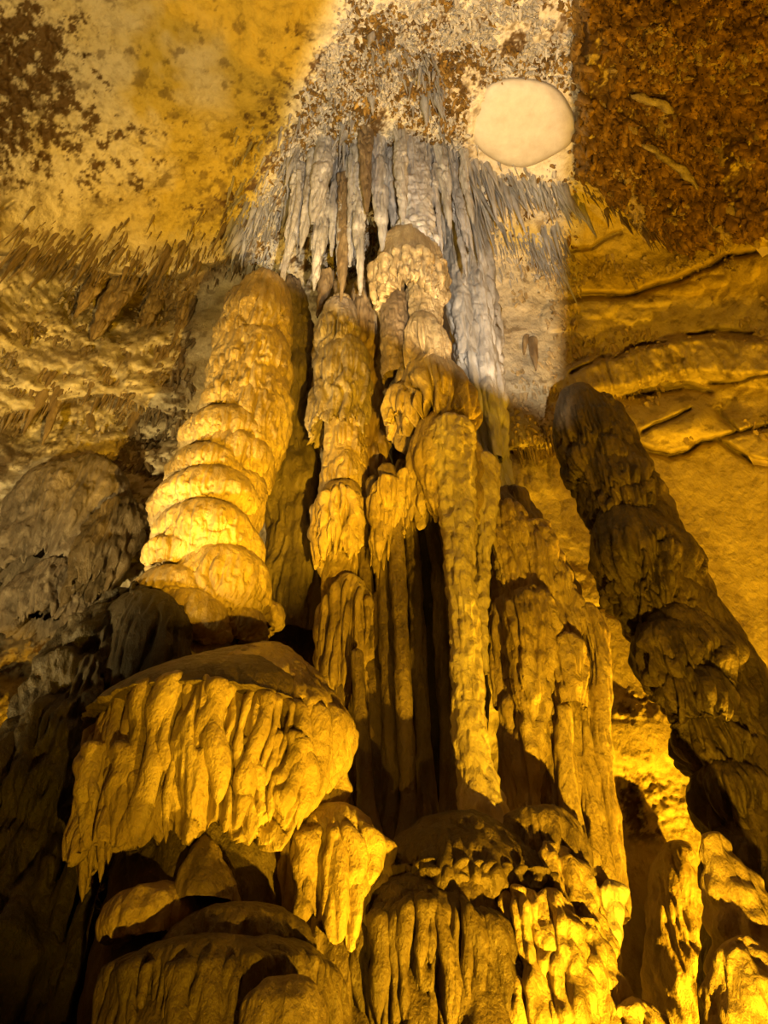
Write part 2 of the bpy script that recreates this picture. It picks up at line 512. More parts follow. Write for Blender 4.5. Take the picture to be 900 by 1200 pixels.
# ------------------------------------------------------------------ flowstone builders
def tier_geo(cx, cy, zl, zh, rx, ry, sh, sr=0.0, seed=0.0, f=9.0, a=0.07, hem=0.25, taper=0.12, lump=0.10, lipvar=0.10,
             nu=170, ns=14, nk=30, zs=0.14, fine=0.012, under=0.55, front=True, cone=False, apex=0.0):
    """one flowstone tier: shoulder, fluted skirt, ragged hem, hollow underside"""
    t = np.linspace(0, 1, nu, endpoint=False)
    az = 2 * np.pi * t
    if front:                                   # more ribs of mesh on the side that faces the chamber
        az = az + 0.55 * np.sin(az)
    az = az - np.pi / 2 + np.pi
    ca, sa = np.cos(az), np.sin(az)
    H = zl - zh
    ringP = np.stack([cx + rx * ca, cy + ry * sa, np.full(nu, zl)], -1)
    fl = flute(ringP, f, zs, seed)
    low = vn(ringP[:, 0] * 1.3 / max(rx, .15) * .6 + seed, ringP[:, 1] * 1.3 / max(rx, .15) * .6, ringP[:, 2] * .6 + seed)
    zlip = zl + lipvar * H * low
    zhem = zh + hem * H * (0.62 - fl) * 0.9 + 0.22 * hem * H * vn(ringP[:, 0] * f * 1.7, ringP[:, 1] * f * 1.7 + seed, ringP[:, 2]) * 1.5 + lipvar * .8 * H * low
    rows_r, rows_z, rows_w = [], [], []
    for k in range(ns):                          # shoulder
        q = k / ns
        if cone:
            rows_r.append(np.full(nu, sr + (1 - sr) * (1 - (1 - q) ** 1.25)))
            rows_z.append(zlip + sh * (1 - q ** 1.25) ** .9)
        else:
            rows_r.append(np.full(nu, sr + (1 - sr) * math.sin(q * math.pi / 2) ** 0.9))
            rows_z.append(zlip + sh * math.cos(q * math.pi / 2) ** 1.15)
        rows_w.append(0.06 + 0.55 * q ** 4)
    for k in range(nk):                          # skirt
        q = k / (nk - 1)
        rows_r.append(np.full(nu, 1 + 0.05 * math.sin(q * math.pi) - taper * q ** 1.4))
        rows_z.append(zlip + (zhem - zlip) * q)
        rows_w.append(0.75 + 0.35 * min(1, q * 3))
    for k in range(1, 7):                        # underside
        q = k / 6
        rows_r.append(np.full(nu, (1 - taper) * (1 - (1 - under) * q)))
        rows_z.append(zhem + (zlip - zhem) * (0.05 * math.sin(q * math.pi / 2) + .35 * q * q) - .0)
        rows_w.append(1.0 - .5 * q)
    r = np.array(rows_r); z = np.array(rows_z); w_ = np.array(rows_w)[:, None]
    P = np.stack([cx + rx * r * ca, cy + ry * r * sa, z], -1)
    if apex:
        P[:ns, :, 0] += apex * (1 - np.arange(ns) / ns)[:, None] ** 1.2
    g = flute(P, f, zs, seed)
    disp = a * (g - 0.6) * w_ + lump * min(rx, ry) * fbm(P, 0.9 / max(min(rx, ry), .12), 2, off=seed + 5) + fine * 1.6 * grit(P, seed)
    P[..., 0] += disp * ca; P[..., 1] += disp * sa
    P[..., 2] += fine * .8 * vn(P[..., 0] * 12 + seed, P[..., 1] * 12, P[..., 2] * 12)
    P[0] = P[0].mean(0) * (1 if sr == 0 else 0) + P[0] * (0 if sr == 0 else 1)
    return P, gridq(P.shape[0], nu)


def tier(parent, Yc, xc, hw, ylip, yhem, ysh=None, asp=0.85, mat=None, name='tier', sr=0.15, label=None, **kw):
    """tier given by where it shows in the photograph: centre, half width, front of lip, front of hem"""
    taper = kw.get('taper', 0.12)
    r = hw / F * 8
    for _ in range(8):
        yf = Yc - r * asp
        zl = zat(ylip, yf); zh = zat(yhem, Yc - r * asp * (1 - taper))
        zm = .5 * (zl + zh)
        r = hw * depth(Yc, zm) / F
    cx = (xc - 450) / F * depth(Yc - r * asp * .6, zm)
    if ysh is None:
        sh = 0.5 * r
    else:
        sh = max(zat(ysh, Yc - .45 * r * asp) - zl, .02)
    P, q = tier_geo(cx, Yc, zl, zh, r, r * asp, sh, sr, **kw)
    return put(name, P, q, mat or M_FLOW, parent, label)


def col(parent, Y, pts, mat=None, name='shaft', asp=0.9, seed=0.0, f=8.0, a=0.05, lump=0.12, fine=0.012, zs=0.12, nu=90, dz=0.035,
        label=None, knob=0.0, knobf=6.0, cap=True):
    """a standing shaft through (px, py, half width[, extra Y]) points of the photograph"""
    W = []
    for p in pts:
        y = Y + (p[3] if len(p) > 3 else 0)
        c = at(p[0], p[1], y)
        W.append((c[2], c[0], y, p[2] * depth(y, c[2]) / F))
    W = np.array(sorted(W))
    n = int(np.clip((W[-1, 0] - W[0, 0]) / dz, 16, 150))
    z = np.linspace(W[0, 0], W[-1, 0], n)
    ctl = np.linspace(0, 1, n)

    def sm(k):
        v = np.interp(z, W[:, 0], W[:, k])
        m = max(3, n // 14) | 1
        pad = np.pad(v, m // 2, mode='edge')
        return np.convolve(pad, np.ones(m) / m, 'valid')
    x_, y_, r_ = sm(1), sm(2), sm(3)
    if cap:                                      # rounded head
        k = np.clip((z[-1] - z) / max(r_[-1] * 1.2, .02), 0, 1)
        r_ = r_ * np.sqrt(np.clip(1 - (1 - k) ** 2, 0.0004, 1))
    t = np.linspace(0, 2 * np.pi, nu, endpoint=False)
    az = t + .5 * np.sin(t) + np.pi / 2
    ca, sa = np.cos(az), np.sin(az)
    P = np.stack([x_[:, None] + r_[:, None] * ca, y_[:, None] + asp * r_[:, None] * sa, np.broadcast_to(z[:, None], (n, nu))], -1)
    amp = np.minimum(1, r_[:, None] / .12)
    disp = a * amp * (flute(P, f, zs, seed) - .55) + lump * r_[:, None] * fbm(P, 2.2, 3, off=seed) + fine * 1.6 * grit(P, seed + 2)
    if knob:
        disp = disp + knob * (0.45 - worley(P + seed, knobf))
    P[..., 0] += disp * ca; P[..., 1] += disp * sa
    P = P[::-1]
    return put(name, P, gridq(n, nu), mat or M_FLOW, parent, label)


def tube(parent, name, X, R, mat, seed=0.0, nu=26, a=.02, f=10.0, fine=.01, lump=.15, label=None):
    """a drip or fold: rings along the points X (n,3) with radii R (n,)"""
    n = len(R)
    az = np.linspace(0, 2 * np.pi, nu, endpoint=False)
    ca, sa = np.cos(az), np.sin(az)
    P = np.stack([X[:, :1] + R[:, None] * ca, X[:, 1:2] + R[:, None] * sa, np.broadcast_to(X[:, 2:], (n, nu))], -1)
    d = lump * R[:, None] * fbm(P, 4.0, 2, off=seed) + a * (flute(P, f, .15, seed) - .5) * np.minimum(1, R[:, None] / .05) + fine * fbm(P, 14, 2, off=seed)
    P[..., 0] += d * ca; P[..., 1] += d * sa
    return put(name, P, gridq(n, nu), mat, parent, label)


def folds(parent, Yc, xc, hw, ylip, yhem, n, asp=.8, taper=.15, mat=None, seed=1, name='fold', fat=.62, span=100, qmin=.55, qmax=1.12, out=0.02, nr=26, top=.12, lipn=.06, skew=0.0):
    """hanging folds side by side around the front of a tier"""
    rg = np.random.default_rng(int(seed))
    r = hw / F * 8
    for _ in range(8):
        yf = Yc - r * asp
        zl = zat(ylip, yf); zh = zat(yhem, Yc - r * asp * (1 - taper)); zm = .5 * (zl + zh)
        r = hw * depth(Yc, zm) / F
    cx = (xc - 450) / F * depth(Yc - r * asp * .6, zm)
    H = zl - zh
    sp = 2 * math.radians(span) / n
    for k in range(n):
        th = math.radians(-span) + sp * (k + .5 + .35 * rg.normal())
        qe = min(rg.uniform(qmin, qmax) * (1 - skew * math.sin(th)), 1.2); q = np.linspace(-top * rg.uniform(.4, 1.4), qe, nr)
        wd = rg.uniform(.45, 1.55)
        rr = r * (1 - taper * np.clip(q, 0, 2) ** 1.3) + out
        rr = np.where(q < 0, rr * (1 - 2.2 * q * q - .9 * np.abs(q)), rr)
        ph = rg.uniform(0, 6.28)
        tht = th + sp * (.35 * np.sin(q * 3.5 + ph) + .2 * np.sin(q * 8 + 2 * ph)) * (.4 + wd * .6)
        zz = zl + lipn * H * math.sin(3.1 * th + seed) - H * q
        X = np.stack([cx + rr * np.sin(tht), Yc - asp * rr * np.cos(tht), zz], -1)
        u = (q - q[0]) / (q[-1] - q[0])
        R = sp * r * fat * wd * (np.clip(u * 6, 0, 1) ** .5) * (1 - .35 * u) * (1 + .26 * np.sin(q * 7 + ph) + .12 * np.sin(q * 17 + ph * 3)) * np.sqrt(np.clip((1.0 - u) * 5, 0.0004, 1))
        tube(parent, name, X, R, mat or M_FLOW, seed + 3.3 * k)


def stalactite_mesh(k, mat, nu=8, nr=7, crooked=0.12, blunt=0.0):
    r = np.random.default_rng(100 + k)
    t = np.linspace(0, 1, nr)
    ang = np.linspace(0, 2 * np.pi, nu, endpoint=False)
    rad = (1 - t) ** (0.8 - .3 * blunt) * (1 + .18 * r.standard_normal(nr)) + .04 + blunt * .25
    rad[-1] = .03
    off = np.cumsum(r.standard_normal((nr, 2)) * crooked * .4, 0)
    V = np.zeros((nr, nu, 3))
    V[..., 0] = off[:, :1] + rad[:, None] * np.cos(ang) * (1 + .18 * r.standard_normal(nu))
    V[..., 1] = off[:, 1:] + rad[:, None] * np.sin(ang) * (1 + .18 * r.standard_normal(nu))
    V[..., 2] = -t[:, None]
    return raw_mesh('stalactite', V, gridq(nr, nu)[:, :], mat)


def stal_set(mat):
    return [stalactite_mesh(k, mat) for k in range(6)]


T_BROWN, T_GREY, T_FLOW = stal_set(M_TIP), stal_set(M_GREY), stal_set(M_FLOW)


def hang(parent, meshes, P, length, rad, k=0, name='stalactite', lean=(0, 0)):
    o = link(name, meshes[k % len(meshes)], parent)
    b = BASE.get(parent, np.zeros(3)) if parent is not None else np.zeros(3)
    o.location = P - b
    o.scale = (rad, rad, length)
    o.rotation_euler = (lean[0], lean[1], (k * 2.4) % 6.28)
    return o


def fringe(name, label, pts, n, lpx, rad, meshes, seed, spread=8, up=0.25, group=None, cat='stalactites', lean=0.05):
    """a row of hanging stalactites rooted in the rock along a line of the photograph; lpx = their length there"""
    r = np.random.default_rng(seed)
    p = np.array(pts, float)
    s = np.concatenate([[0], np.cumsum(np.hypot(*np.diff(p, axis=0).T))])
    base = hit(*p[len(p) // 2])[0]
    t = thing(name, label, cat, tuple(base), group)
    qs = r.random(n) * s[-1]
    px = np.interp(qs, s, p[:, 0]); py = np.interp(qs, s, p[:, 1])
    py = py + r.normal(size=n) * spread * .5 - np.abs(r.normal(size=n)) * spread * .5
    px = px + r.normal(size=n) * 2
    RR = hit(px, py)
    cl = .55 + .9 * np.clip(fbm(RR, 1.6, 2, off=seed) * 1.6 + .5, 0, 1)
    for k in range(n):
        R = RR[k]
        big = r.random() < .12
        l = lpx * (0.25 + 0.6 * r.random() ** 1.6) * cl[k] * (1.5 if big else 1)
        L = max(R[2] - zat(py[k] + l, R[1]), .08)
        hang(t, meshes, R + (0, 0, up), L + up, rad * (0.6 + .8 * r.random()) * (2.0 if big else 1) * (0.6 + .5 * l / lpx), int(r.integers(0, 60)), lean=(r.normal() * lean, r.normal() * lean))
    return t


# ------------------------------------------------------------------ the white flood lamp's housing on the cave floor: four doors cut its beam
def door(parent, p0, p1, inside, name='barn_door', ext=.4):
    L = np.array(WHITE_AT)
    a = hit(*p0)[0] - L; b = hit(*p1)[0] - L; c = hit(*inside)[0] - L
    a /= np.linalg.norm(a); b /= np.linalg.norm(b); c /= np.linalg.norm(c)
    n = np.cross(a, b); n /= np.linalg.norm(n)
    if n @ c > 0: n = -n
    e = b - a; e /= np.linalg.norm(e)
    a2 = a - e * .35; b2 = b + e * ext
    q = [L + a2 * .3, L + b2 * .3, L + b2 * .3 + n * .22, L + a2 * .3 + n * .22]
    f = np.cross(q[1] - q[0], n); f /= np.linalg.norm(f)
    V = np.array(q + [v + f * .012 for v in q])
    put(name, V, [[0, 1, 2, 3], [7, 6, 5, 4], [0, 4, 5, 1], [1, 5, 6, 2], [2, 6, 7, 3], [3, 7, 4, 0]], M_LAMP, parent)


t = thing('flood_lamp', 'black floodlight with barn doors standing on the cave floor below the picture', 'lamp', (WHITE_AT[0], WHITE_AT[1], 0.0))
IN = (500, 200)
door(t, (385, 0), (272, 290), IN)
door(t, (677, 0), (654, 420), IN, ext=1.4)
door(t, (262, 290), (690, 510), IN)
aa = np.linspace(0, 2 * np.pi, 24, endpoint=False)
prof = [(.001, .02), (.12, .02), (.12, .05), (.02, .06), (.02, 1.06), (.10, 1.07), (.13, 1.15), (.13, 1.20), (.11, 1.20), (.09, 1.11), (.001, 1.10)]
PP = np.array([[(WHITE_AT[0] + r * math.cos(q), WHITE_AT[1] + r * math.sin(q), z) for q in aa] for r, z in prof])
put('housing', PP, gridq(len(prof), 24)[:, ::-1], M_LAMP, t)

# ------------------------------------------------------------------ 1 left tiered stalagmite
Y1 = 5.6
t = thing('layered_stalagmite', 'tall golden stalagmite of stacked fluted tiers with rounded top, beside the left wall', 'stalagmite', tuple(at(225, 745, Y1)))
col(t, Y1, [(290, 345, 26), (286, 420, 30), (274, 500, 30), (254, 560, 30), (240, 640, 34), (232, 720, 40), (225, 800, 70)], M_DARK, 'core', nu=60)
# centre, half width, lip, hem, shoulder top, inner radius, nearer by, flute frequency
S1 = [(291, 45, 352, 408, 311, .0, 0, 8), (288, 48, 396, 446, 384, .5, 0, 8), (283, 52, 430, 478, 420, .5, 0, 8), (281, 50, 458, 520, 448, .5, 0, 7),
      (258, 58, 486, 522, 0, .5, .05, 11), (262, 52, 512, 566, 0, .5, .05, 9), (234, 46, 528, 560, 0, .5, .25, 12), (232, 66, 556, 598, 0, .5, .15, 12), (262, 40, 556, 650, 0, .5, .1, 8),
      (230, 62, 594, 642, 0, .5, .25, 12), (258, 44, 618, 690, 0, .5, .15, 8), (196, 34, 632, 656, 0, .4, .35, 11), (224, 46, 630, 658, 0, .4, .25, 10), (248, 60, 656, 706, 640, .4, .2, 10),
      (190, 48, 680, 704, 664, .4, .35, 11), (205, 58, 708, 742, 690, .4, .3, 9), (262, 46, 716, 742, 706, .4, .1, 9), (306, 26, 710, 730, 702, .3, -.1, 9)]
for k, (x, h, yl, yh, ys, sr_, dy, ff) in enumerate(S1):
    low_ = k >= 4
    tier(t, Y1 - dy, x, h, yl, yh, ys or (yl - 4), .85, M_FLOW, sr=sr_, seed=1.7 * k + 1, f=ff, a=.09 if low_ else .12, hem=.3, lump=.07 if low_ else .12, fine=.010 if low_ else .018,
         taper=.34 if low_ else .24, zs=.05 if low_ else .12, lipvar=.12, under=.5)

t = thing('stalagmite', 'shadowed grey stalagmite close behind the golden layered one', 'stalagmite', tuple(at(340, 540, 6.4)))
col(t, 6.4, [(335, 330, 18), (340, 390, 26), (345, 450, 28), (345, 520, 26), (350, 620, 40), (350, 760, 50)], M_SHADE, 'shaft', f=6, a=.12, seed=3, lump=.2)  # dark grey colour stands for the shade on this stalagmite
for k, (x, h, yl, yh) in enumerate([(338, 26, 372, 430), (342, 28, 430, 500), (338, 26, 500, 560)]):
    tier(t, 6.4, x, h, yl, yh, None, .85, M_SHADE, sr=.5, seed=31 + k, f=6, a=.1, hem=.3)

# ------------------------------------------------------------------ 2 slender tiered stalagmite left of the central column
Y2 = 5.7
t = thing('slender_stalagmite', 'slender tiered stalagmite with long drips, left of the central column', 'stalagmite', tuple(at(400, 900, Y2)))
col(t, Y2, [(398, 350, 14), (398, 420, 24), (402, 500, 20), (402, 560, 22), (402, 640, 22), (402, 700, 25), (405, 800, 28), (408, 930, 34)], M_FLOW, 'core', nu=60, f=9)
S2 = [(394, 24, 368, 412, 342, M_DIM, .2), (398, 34, 408, 486, 392, M_DIM, .4), (405, 19, 474, 500, 456, M_FLOW, .1), (404, 23, 500, 536, 486, M_FLOW, .5), (402, 24, 536, 566, 524, M_FLOW, .5),
      (398, 31, 574, 640, 560, M_FLOW, .4), (410, 22, 628, 690, 612, M_FLOW, .4), (407, 35, 690, 830, 672, M_FLOW, .3), (398, 22, 740, 880, 725, M_FLOW, .6)]
for k, (x, h, yl, yh, ys, m, sr_) in enumerate(S2):
    tier(t, Y2 - (.15 if k in (5, 7) else 0), x, h, yl, yh, ys, .9, m, sr=sr_, seed=51 + 2.3 * k, f=9, a=.13, hem=.55 if k > 4 else .3, lump=.12, taper=.22 if k > 4 else .1)

folds(t, Y2 - .15, 398, 31, 574, 640, 11, .9, .15, M_FLOW, 14, qmin=.5, qmax=1.3, name='drip', top=.05, fat=.5)
folds(t, Y2 - .15, 407, 35, 690, 830, 11, .9, .2, M_FLOW, 15, qmin=.4, qmax=1.2, name='drip', top=.04, fat=.5)
folds(t, Y2, 398, 24, 740, 880, 6, .9, .2, M_FLOW, 16, qmin=.5, qmax=1.1, name='drip')
t = thing('drapery', 'dark brown fluted drapery between the slender stalagmite and the central shaft', 'drapery', tuple(at(432, 480, 5.9)))
col(t, 5.9, [(434, 322, 16), (432, 360, 22), (432, 420, 24), (430, 480, 26), (425, 560, 30), (420, 640, 40)], M_TIP, 'curtain', f=9, a=.12, seed=8, asp=.7)
tier(t, 5.9, 433, 20, 345, 420, 325, .7, M_TIP, 'curtain', sr=.4, seed=9, f=9, a=.1, hem=.5)

# ------------------------------------------------------------------ 3 central column
Y3 = 5.2
t = thing('central_column', 'great golden central column with crown, capitals and a bright knobbly shaft', 'column', tuple(at(550, 950, Y3)))
col(t, Y3 + 1.15, [(478, 150, 30), (478, 220, 32), (480, 280, 36), (482, 350, 36), (490, 420, 40), (505, 480, 44), (510, 560, 52), (500, 650, 62), (480, 800, 84), (480, 960, 100)], M_GLOOM, 'core', nu=80, f=7, a=.1)  # near-black core paints the shade in the gaps between ribs
col(t, Y3, [(482, 150, 16), (486, 220, 20), (488, 262, 22), (486, 290, 24)], M_GREY, 'neck', f=9, a=.06, seed=12, knob=.05)
tier(t, Y3, 480, 42, 300, 330, 262, .8, M_FLOW, 'crown', sr=.35, seed=13, f=12, a=.12, hem=.5)
folds(t, Y3, 480, 43, 292, 322, 22, .8, .08, M_FLOW, 25, qmin=.5, qmax=1.3, name='crown_drip', top=.5, fat=.7)
folds(t, Y3 + .05, 486, 23, 258, 280, 12, .9, .05, M_GREY, 26, qmin=.6, qmax=1.3, name='crown_drip', top=.5, fat=.7)
col(t, Y3 + .05, [(460, 300, 15), (461, 345, 14), (462, 372, 16), (463, 410, 15), (466, 445, 18)], M_DARK, 'shaft', f=9, a=.04, seed=14, knob=.03)
col(t, Y3 + .05, [(495, 290, 20), (497, 340, 20), (498, 372, 18), (500, 420, 24)], M_FLOW, 'shaft', f=9, a=.06, seed=15, knob=.04)
tier(t, Y3 - .05, 500, 23, 378, 424, 362, .9, M_FLOW, 'bulb', sr=.2, seed=16, f=9, a=.2, hem=.4, zs=.06, fine=.006)
tier(t, Y3 + .1, 485, 20, 432, 460, 422, .9, M_FLOW, 'bulb', sr=.5, seed=18, f=10, a=.08, hem=.4)
tier(t, Y3, 513, 42, 432, 480, 418, .85, M_FLOW, 'capital', sr=.5, seed=19, f=8, a=.26, hem=.6, zs=.06, fine=.006)
tier(t, Y3 - .02, 472, 22, 460, 482, 450, .85, M_FLOW, 'capital', sr=.5, seed=20, f=10, a=.16, hem=.7, zs=.06, fine=.006)
tier(t, Y3 - .05, 525, 44, 505, 590, 474, .9, M_FLOW, 'capital', sr=.1, seed=21, f=7, a=.13, hem=.5, taper=.3)
col(t, Y3 - .3, [(527, 492, 26), (530, 540, 28), (536, 600, 20), (540, 680, 17), (546, 760, 18), (552, 850, 19), (556, 900, 20), (564, 945, 28), (570, 1000, 40)], M_BRIGHT, 'shaft', f=9, a=.03, seed=22, knob=.035, knobf=14, label='bright knobbly shaft')
col(t, Y3 - .1, [(565, 535, 20), (570, 580, 16), (566, 650, 9), (564, 720, 8), (566, 790, 6)], M_BRIGHT, 'shaft', f=9, a=.03, seed=23, knob=.035, knobf=14)
RIBS = [[(500, 500, 10), (506, 545, 10), (520, 600, 9), (528, 680, 9), (534, 790, 10), (538, 930, 14), (538, 1010, 22)],
        [(490, 525, 10), (500, 580, 10), (512, 650, 11), (518, 760, 11), (524, 860, 12), (530, 955, 24), (530, 1010, 32)],
        [(470, 540, 12), (478, 590, 11), (486, 660, 12), (490, 760, 13), (496, 860, 12), (502, 945, 18), (502, 1010, 26)],
        [(452, 545, 14), (460, 590, 12), (466, 660, 12), (471, 760, 13), (476, 860, 13), (478, 950, 14), (478, 1010, 22)],
        [(438, 560, 13), (444, 620, 12), (450, 700, 12), (456, 800, 13), (460, 945, 14), (460, 1010, 22)],
        [(425, 640, 10), (430, 700, 12), (436, 780, 14), (441, 860, 14), (445, 940, 16), (445, 1010, 24)],
        [(418, 760, 9), (422, 820, 10), (426, 880, 11), (430, 940, 14), (430, 1010, 22)],
        [(398, 800, 8), (402, 850, 10), (406, 935, 14), (406, 1010, 22)], [(384, 830, 7), (388, 880, 10), (390, 940, 12), (390, 1010, 20)]]
for k, p in enumerate(RIBS):
    p = [(q[0], q[1], q[2] * (.72 if q[1] < 960 else 1.0)) for q in p]
    col(t, Y3 + .02 + .13 * (k % 3), p, M_DARK, 'rib', f=10, a=.03, seed=60 + 3 * k, lump=.28, nu=48, fine=.008)
for k, (x, h, yl, yh) in enumerate([(455, 18, 560, 620), (480, 16, 548, 610), (446, 14, 575, 640), (498, 14, 520, 585)]):
    tier(t, Y3 - .02, x, h, yl, yh, None, .9, M_FLOW, 'drip', sr=.2, seed=90 + k, f=8, a=.09, hem=.8, taper=.45, nu=90)

# grey curtain column behind
t = thing('grey_column', 'pale grey curtain column standing behind the right side of the central one', 'column', tuple(at(590, 620, 6.2)))
col(t, 7.0, [(522, 205, 20), (537, 260, 26), (547, 310, 28), (556, 370, 27), (564, 430, 24), (571, 500, 21), (577, 560, 18), (584, 640, 22), (590, 760, 30)], M_GREY, 'curtain', f=8, a=.24, seed=27, lump=.10, zs=.07)
col(t, 6.7, [(530, 250, 9), (538, 310, 11), (542, 360, 11), (548, 420, 11)], M_GREY, 'rib', f=9, a=.08, seed=28, nu=48)
col(t, 6.7, [(552, 280, 9), (561, 340, 10), (568, 400, 9), (575, 470, 9), (582, 540, 7)], M_GREY, 'rib', f=9, a=.08, seed=29, nu=48)

# ------------------------------------------------------------------ 4 right flank of the central group
Y4 = 5.3
t = thing('fluted_flank', 'knobbly golden flank of lobes and flutes right of the bright shaft', 'flowstone', tuple(at(650, 990, Y4)))
col(t, Y4 + .75, [(595, 575, 18), (612, 640, 34), (630, 700, 46), (640, 780, 48), (642, 880, 50), (645, 1000, 56), (650, 1200, 80)], M_DARK, 'core', f=6, a=.12, seed=33)
LOB = [([(592, 590, 18), (598, 630, 26), (604, 680, 24), (606, 740, 18), (600, 800, 12)], 'lobe'),
       ([(625, 610, 14), (632, 650, 24), (640, 700, 22), (640, 740, 16)], 'lobe'),
       ([(618, 690, 24), (622, 740, 30), (624, 790, 26), (620, 860, 18), (622, 940, 12), (625, 985, 13)], 'lobe'),
       ([(654, 660, 12), (664, 710, 18), (668, 760, 14)], 'lobe'),
       ([(662, 745, 16), (668, 790, 18), (672, 830, 14)], 'lobe'),
       ([(644, 795, 14), (642, 850, 14), (646, 920, 13), (652, 985, 14)], 'flute'),
       ([(660, 825, 9), (664, 880, 10), (670, 950, 10), (676, 1010, 12)], 'flute'), ([(680, 800, 9), (684, 860, 11), (692, 940, 11), (700, 1010, 13)], 'flute'), ([(670, 812, 8), (674, 870, 9), (680, 940, 9), (686, 1000, 9)], 'flute'),
       ([(686, 708, 12), (700, 750, 14), (705, 820, 11), (708, 900, 10), (713, 980, 12), (722, 1080, 14)], 'flute'),
       ([(596, 790, 12), (600, 850, 15), (604, 920, 15), (608, 970, 16)], 'flute'),
       ([(585, 700, 7), (582, 740, 9), (584, 790, 7), (584, 830, 5)], 'drip')]
for k, (p, nm) in enumerate(LOB):
    col(t, Y4 - (.12 if k in (2, 4, 6) else 0), p, M_FLOW, nm, f=11, a=.11, seed=110 + 2.1 * k, lump=.2, knob=.05 if nm == 'lobe' else .0, knobf=8, nu=80, zs=.08)

# ------------------------------------------------------------------ 5 right tiered stalagmite
Y5 = 6.3
t = thing('tiered_stalagmite', 'dark tiered stalagmite standing alone before the smooth right wall', 'stalagmite', tuple(at(890, 1090, Y5)))
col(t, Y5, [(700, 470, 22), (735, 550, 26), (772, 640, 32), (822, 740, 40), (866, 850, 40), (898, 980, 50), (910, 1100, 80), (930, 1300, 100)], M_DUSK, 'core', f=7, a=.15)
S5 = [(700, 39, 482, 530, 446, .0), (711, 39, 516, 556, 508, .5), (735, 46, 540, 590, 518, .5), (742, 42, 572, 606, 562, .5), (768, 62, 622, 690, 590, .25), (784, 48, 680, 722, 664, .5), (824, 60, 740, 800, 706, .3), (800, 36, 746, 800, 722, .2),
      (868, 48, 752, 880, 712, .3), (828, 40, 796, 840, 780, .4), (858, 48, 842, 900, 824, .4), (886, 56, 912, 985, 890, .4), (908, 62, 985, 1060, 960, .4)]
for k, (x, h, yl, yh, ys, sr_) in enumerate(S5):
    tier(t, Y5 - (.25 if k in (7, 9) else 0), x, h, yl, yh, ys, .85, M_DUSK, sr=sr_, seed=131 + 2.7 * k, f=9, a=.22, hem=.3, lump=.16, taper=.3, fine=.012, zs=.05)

t = thing('boulder', 'brightly lit knobbly rock in the lower right corner', 'rock', tuple(at(865, 1200, 4.75)))
col(t, 4.75, [(864, 1096, 24), (868, 1124, 40), (880, 1160, 52), (895, 1220, 66), (920, 1330, 90)], M_FLOW, 'body', f=5, a=.06, seed=41, knob=.09, knobf=6, fine=.02, nu=120, dz=.02)
t = thing('boulder', 'slanting lit rock under the dark right stalagmite', 'rock', tuple(at(850, 1090, 5.05)))
col(t, 5.05, [(832, 975, 14), (846, 1010, 24), (860, 1050, 34), (880, 1100, 44), (900, 1200, 60)], M_FLOW, 'body', f=5, a=.06, seed=43, knob=.1, knobf=6, nu=100, dz=.025)
t = thing('rock_bulge', 'rounded tan rock bulge low on the right wall between two bright rocks', 'rock', tuple(at(790, 1200, 7.2)))
col(t, 8.2, [(790, 985, 16), (790, 1015, 28), (792, 1060, 36), (796, 1130, 44), (800, 1250, 60)], M_FLOW, 'body', f=3, a=.08, seed=45, knob=.08, knobf=4, nu=100)

# ------------------------------------------------------------------ 6 lower centre terraces
Y6 = 4.7
t = thing('flowstone_terrace', 'broad dark flowstone terrace under the central column with dripping edges', 'flowstone', (at(540, 1200, Y6)[0], Y6, 0.0))  # dark colour on ledges and curtains stands for shadow over the terrace
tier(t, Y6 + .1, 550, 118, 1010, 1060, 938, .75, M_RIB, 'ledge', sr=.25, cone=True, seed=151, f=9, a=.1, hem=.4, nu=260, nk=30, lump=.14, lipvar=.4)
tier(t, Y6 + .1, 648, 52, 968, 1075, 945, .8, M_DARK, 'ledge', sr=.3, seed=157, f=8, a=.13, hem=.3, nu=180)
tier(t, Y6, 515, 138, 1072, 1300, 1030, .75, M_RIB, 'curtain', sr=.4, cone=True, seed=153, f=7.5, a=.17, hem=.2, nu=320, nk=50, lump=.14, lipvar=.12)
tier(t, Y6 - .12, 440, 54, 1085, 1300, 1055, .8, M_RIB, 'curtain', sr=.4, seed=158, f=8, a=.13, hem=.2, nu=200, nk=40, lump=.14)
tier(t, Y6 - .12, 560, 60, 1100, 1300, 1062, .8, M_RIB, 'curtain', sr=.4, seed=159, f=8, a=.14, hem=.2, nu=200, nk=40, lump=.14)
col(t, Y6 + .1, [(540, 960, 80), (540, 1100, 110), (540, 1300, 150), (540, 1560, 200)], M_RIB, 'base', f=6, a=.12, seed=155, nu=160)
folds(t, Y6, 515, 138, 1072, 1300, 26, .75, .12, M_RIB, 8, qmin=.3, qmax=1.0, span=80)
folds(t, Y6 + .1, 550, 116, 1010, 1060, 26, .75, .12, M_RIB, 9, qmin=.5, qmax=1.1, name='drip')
t = thing('flowstone_boss', 'rounded brown boss with short drips between the mound and the terrace', 'flowstone', tuple(at(388, 1070, 4.5)))
tier(t, 4.5, 386, 60, 972, 1090, 934, .85, M_FLOW, 'cap', sr=.0, seed=161, f=7, a=.09, hem=.35, lump=.16)
folds(t, 4.5, 386, 59, 972, 1085, 14, .85, .12, M_FLOW, 12, qmin=.5, qmax=1.1, name='drip')
col(t, 4.55, [(386, 985, 40), (386, 1100, 50), (386, 1300, 70)], M_DARK, 'base', f=6, a=.1, seed=162)

